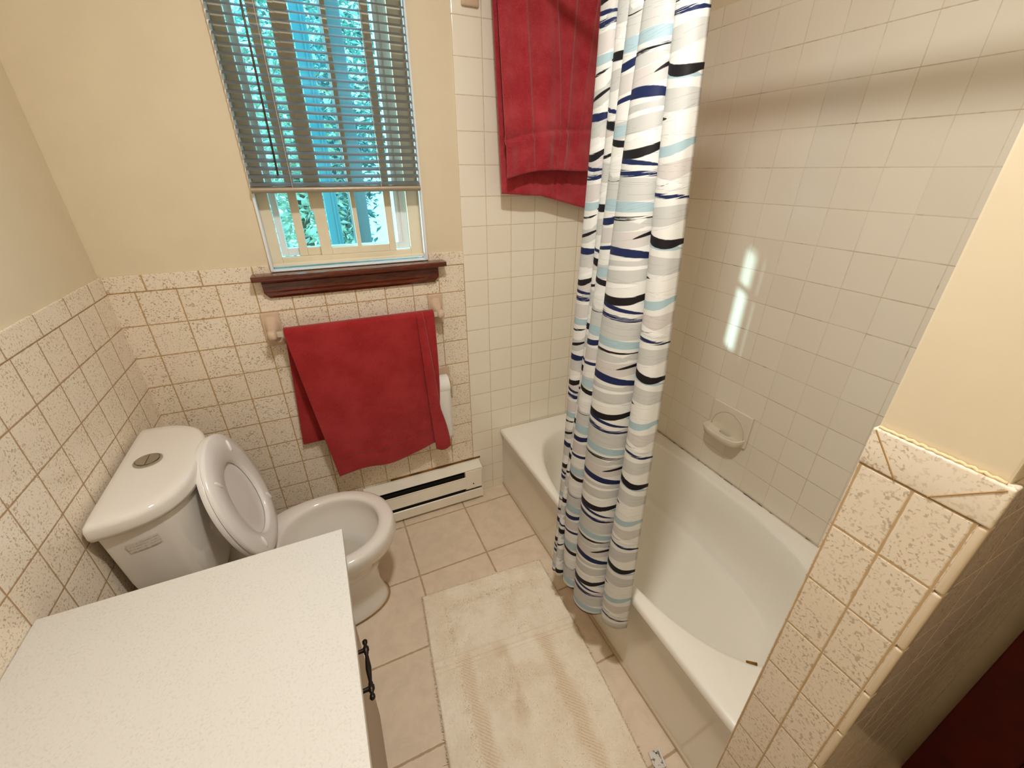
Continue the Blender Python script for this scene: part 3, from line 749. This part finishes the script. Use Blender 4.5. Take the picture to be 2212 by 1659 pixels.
# ------------------------------------------------------------------ bath mat
cr = [(.747, -.511), (1.272, -.545), (1.205, -1.43), (.655, -1.40)]   # TL TR BR BL
nx, ny = 190, 300
def rug_xy(u, v):
    a = (lerp(cr[0][0], cr[1][0], u), lerp(cr[0][1], cr[1][1], u)); c = (lerp(cr[3][0], cr[2][0], u), lerp(cr[3][1], cr[2][1], u))
    x, y = lerp(a[0], c[0], v), lerp(a[1], c[1], v)
    x += .012*math.sin(PI*v)*(u-.0) ; return x, y
b = B(); rows = []
for j in range(ny+1):
    r = []
    for i in range(nx+1):
        u, v = i/nx, j/ny; x, y = rug_xy(u, v)
        e = min(u, 1-u)*.53; e2 = min(v, 1-v)*.9; ed = min(e, e2)
        nz = mnoise.noise(Vector((x*150, y*150, 0)))*.0022 + mnoise.noise(Vector((x*45, y*45, 3)))*.0022 + mnoise.noise(Vector((x*9, y*9, 8)))*.0015
        h = .0135*min(1, ed/.006)**.5 + nz*min(1, ed/.01)
        for yl, w in ((.285, .006), (.325, .005), (.31, .004)):
            h += .0042*math.exp(-((v*.9-yl-.02*u)/w)**2)
        # sculpted inner border groove
        g = abs(ed-.085); h -= .0028*math.exp(-(g/.012)**2)
        if ed < .012:
            jx = mnoise.noise(Vector((x*220, y*220, 5)))*.004
            x += jx*(1-ed/.012); y += mnoise.noise(Vector((x*220, y*220, 9)))*.004*(1-ed/.012)
        r.append(b.verts.new((x, y, max(.0025, h+.001))))
    rows.append(r)
for j in range(ny):
    for i in range(nx): b.faces.new((rows[j][i], rows[j][i+1], rows[j+1][i+1], rows[j+1][i]))
# skirt to the floor
edge = rows[0][:] + [rows[j][nx] for j in range(1, ny+1)] + [rows[ny][i] for i in range(nx-1, -1, -1)] + [rows[j][0] for j in range(ny-1, 0, -1)]
low = [b.verts.new((v.co.x, v.co.y, .0008)) for v in edge]
for k in range(len(edge)): b.faces.new((edge[k], edge[(k+1) % len(edge)], low[(k+1) % len(edge)], low[k]))
# tufts of pile
rr = random.Random(11)
for i in range(60000):
    u, v = rr.random(), rr.random()
    if i % 9 == 0:
        e_ = rr.random()*.012
        if rr.random() < .5: u = e_ if rr.random() < .5 else 1-e_
        else: v = e_ if rr.random() < .5 else 1-e_
    x, y = rug_xy(u, v)
    if ((.06+.02*v < u-.10 < .16 or .07 < u-.68 < .17) and v > .3 and rr.random() < .8): continue
    a = rr.uniform(0, 2*PI); l = rr.uniform(.004, .0085); tx, ty = rr.gauss(0, .0035), rr.gauss(0, .0035); w_ = rr.uniform(.0006, .0011)
    z0_ = .008 if min(u, 1-u, v, 1-v) > .01 else .004
    dx, dy = w_*math.cos(a), w_*math.sin(a)
    vs = [b.verts.new(q) for q in ((x-dx, y-dy, z0_), (x+dx, y+dy, z0_), (x+dx+tx, y+dy+ty, z0_+l), (x-dx+tx, y-dy+ty, z0_+l))]
    b.faces.new(vs)
o = obj('bath_mat', b, rug_m, None, True); tag(o, 'cream bath mat with worn ribbed bands on the tile floor beside the tub', 'bath mat')

# worn metal plate by the tub, half under the mat
pl = thing('floor_plate', 'small worn white metal floor plate at the mat edge near the tub', 'floor plate', (1.256, -1.322, 0))
R_ = Matrix.Rotation(math.radians(-14), 4, 'Z')
def rotbox(x0, x1, y0, y1, z0, z1, bev):
    b = B(); box(b, x0, x1, y0, y1, z0, z1, bev); bmesh.ops.transform(b, matrix=Matrix.Translation((1.256, -1.322, 0)) @ R_, verts=b.verts); return b
t = NT('worn_white_metal'); p = t.pos()
pl_m = t.pbr(t.mix(t.mapr(t.noise(p, 60, 4, .65), .47, .53), lin(226, 222, 214), lin(138, 126, 112)), .4, None, .2)
obj('plate', rotbox(-.017, .017, -.023, .020, .0005, .008, .0015), pl_m, pl)
obj('raised_rim', rotbox(.0135, .018, -.023, .020, .008, .012, .001), plain('white_metal', (232, 228, 220), .4), pl)
b = B(); tube(b, [(1.2635, -1.311, .0075), (1.2635, -1.311, .0086)], .0022, 10); obj('screw_hole', b, black_m, pl)

# ------------------------------------------------------------------ door at the right edge
b = B(); box(b, 1.888, 1.923, -2.14, -1.634, .012, 2.03, .003)
dr = struct('door_1', b, door_wood)
b = B()
for z0_, z1_ in ((.18, .92), (1.08, 1.88)): box(b, 1.882, 1.890, -2.04, -1.76, z0_, z1_, .006)
obj('door_panel', b, door_wood, dr)
b = B(); tube(b, [(1.887, -2.09, .98), (1.873, -2.09, .98), (1.858, -2.09, .98), (1.845, -2.09, .98), (1.828, -2.09, .98), (1.821, -2.09, .98)], .01, 18, rads=[.026, .024, .010, .022, .024, .012]); obj('door_knob', b, iron, dr, True, 50)

# ------------------------------------------------------------------ ceiling light
LX, LY = .84, -1.27
cl = thing('ceiling_light', 'round flush ceiling light with frosted glass dome', 'ceiling light', (LX, LY, CEIL))
b = B(); loft(b, [[(LX+r*math.cos(2*PI*k/40), LY+r*math.sin(2*PI*k/40), z) for k in range(40)] for r, z in ((.13, CEIL-.0005), (.13, CEIL-.018), (.115, CEIL-.022))], cap0=True, cap1=True); obj('base', b, white_vinyl, cl, True, 40)
b = B(); loops = []
for k in range(6):
    a = PI/2*k/5; loops.append([(LX+.068*math.cos(a)*math.cos(2*PI*i/24), LY+.068*math.cos(a)*math.sin(2*PI*i/24), CEIL-.022-.026*math.sin(a)) for i in range(24)])
loops[-1] = [(LX+.001*math.cos(2*PI*i/24), LY+.001*math.sin(2*PI*i/24), CEIL-.0482) for i in range(24)]
loft(b, loops, cap1=True)
t = NT('lit_frosted_glass'); e = t.n('ShaderNodeEmission'); e.inputs[0].default_value = (1.0, .995, .97, 1); e.inputs[1].default_value = 385.0
t.t.links.new(e.outputs[0], t.out.inputs[0]); obj('glass_dome', b, t.m, cl, True)

# ------------------------------------------------------------------ outdoors
b = B(); box(b, -9, 9, .16, 14, -1.6, -1.5); o = struct('ground', b, plain('lawn', (90, 140, 80), .9, .1, var=.2))
b = B(); box(b, -.42, -.015, .478, .494, -1.5, 3.0); box(b, -.015, .16, .478, .494, 1.92, 3.0); struct('sun_blocker', b, plain('sun_blocker_grey', (190, 196, 196), .7, .2))  # unseen slab added to block sun at the other panes and trim its patch
leafA = plain('leaf_green', (150, 186, 172), .5, .3, var=.3); leafB = plain('leaf_dark', (112, 158, 158), .5, .3, var=.3); leafC = plain('leaf_pale', (188, 212, 182), .5, .3, var=.25)
bark = plain('bark', (104, 98, 86), .9, .1, var=.2)
def shrub(name, label, c, r, n, m, seed, trunk, ls=.09):
    rr = random.Random(seed)
    th = thing(name, label, 'tree', (c[0], c[1], -1.5), 'trees outside the window')
    b = B()
    for i in range(n):
        while True:
            v = Vector((rr.uniform(-1, 1), rr.uniform(-1, 1), rr.uniform(-1, 1)))
            if v.length < 1: break
        v = v*(.55+.45*rr.random())
        p = Vector((c[0]+v.x*r[0], c[1]+v.y*r[1], c[2]+v.z*r[2]))
        M_ = Matrix.Rotation(rr.uniform(0, 6.3), 3, 'Z') @ Matrix.Rotation(rr.uniform(-1.2, 1.2), 3, 'X') @ Matrix.Rotation(rr.uniform(0, 6.3), 3, 'Z')
        l = ls*rr.uniform(.6, 1.2); w = l*.38
        q = [p+M_@Vector(a) for a in ((0, -l/2, 0), (w/2, -.02*l, .08*l), (0, l/2, 0), (-w/2, -.02*l, .08*l))]
        vs = [b.verts.new(x) for x in q]; b.faces.new((vs[0], vs[1], vs[2])); b.faces.new((vs[0], vs[2], vs[3]))
    o = obj('foliage', b, m, th); 
    b = B(); tube(b, [(c[0], c[1], -1.5), (c[0]+.03, c[1], c[2])], trunk, 10, rads=[trunk, trunk*.7]); obj('trunk', b, bark, th, True)
shrub('leafy_tree', 'pale green leafy tree seen through the left window panes', (.55, 3.2, 1.5), (.75, .7, 1.5), 2600, leafC, 1, .07, .12)
shrub('leafy_tree', 'dense green tree seen through the middle of the window', (1.0, 5.4, 1.7), (.8, .7, 1.9), 3200, leafB, 2, .09, .14)
shrub('leafy_tree', 'bright green tree seen through the right window panes', (2.25, 5.0, 1.2), (.42, .8, 1.5), 2200, leafA, 3, .08, .14)
shrub('leafy_tree', 'tall tree farther behind the others outside the window', (1.4, 8.6, 3.2), (2.4, 1.2, 2.6), 3600, leafA, 4, .14, .22)
b = B(); tube(b, [(.995, 2.1, -1.5), (.995, 2.1, 3.2)], .068, 16); o = obj('porch_post', b, plain('grey_post', (110, 120, 118), .7, .2), None, True, 50); tag(o, 'round grey post outside behind the right window pane', 'post')
b = B(); box(b, .745, .835, 1.95, 2.02, -1.5, 3.2, .004); box(b, .80, .812, 1.94, 1.95, -1.5, 3.2); o = obj('corner_board', b, plain('teal_board', (90, 150, 156), .6, .3)); tag(o, 'teal painted board standing outside behind the middle window pane', 'board')

# daylight
w = bpy.data.worlds.new('World'); sc.world = w; w.use_nodes = True
bg = w.node_tree.nodes['Background']; bg.inputs[0].default_value = (.27, .72, 1.0, 1); bg.inputs[1].default_value = 3.2
sun = bpy.data.lights.new('sun', 'SUN'); so = bpy.data.objects.new('sun', sun); COL.objects.link(so)
sd_ = Vector((1.222, -.687, -.38)); so.rotation_euler = sd_.to_track_quat('-Z', 'Y').to_euler(); so.location = (-6, 4, 4)
sun.energy = 6.0; sun.color = (.6, .93, 1.0); sun.angle = math.radians(1.2)

# ------------------------------------------------------------------ camera
cam = bpy.data.cameras.new('camera'); co = bpy.data.objects.new('camera', cam); COL.objects.link(co)
cam.sensor_fit = 'HORIZONTAL'; cam.sensor_width = 36; cam.lens = 903.4/2212*36; cam.clip_start = .01
R = [[0.9102775355968586, 0.18748032756589122, -0.3691150700845141], [-0.41399731207734974, 0.4144099801220712, -0.8104755356998471], [0.0010167499393319013, 0.8905703201606322, 0.4548444471119222]]
mw = Matrix(R).to_4x4(); mw.translation = Vector((.6145, -1.690, 1.5638)); co.matrix_world = mw
sc.camera = co

sc.cycles.max_bounces = 6; sc.cycles.diffuse_bounces = 4; sc.cycles.glossy_bounces = 3; sc.cycles.transparent_max_bounces = 12
sc.cycles.caustics_reflective = False; sc.cycles.caustics_refractive = False; sc.cycles.sample_clamp_indirect = 4.0
sc.cycles.use_denoising = True; sc.cycles.use_adaptive_sampling = True; sc.cycles.adaptive_threshold = .04; sc.cycles.use_light_tree = False
sc.view_settings.view_transform = 'Standard'; sc.view_settings.look = 'None'; sc.view_settings.exposure = 0.0; sc.view_settings.gamma = 1.0; sc.view_settings.use_curve_mapping = False
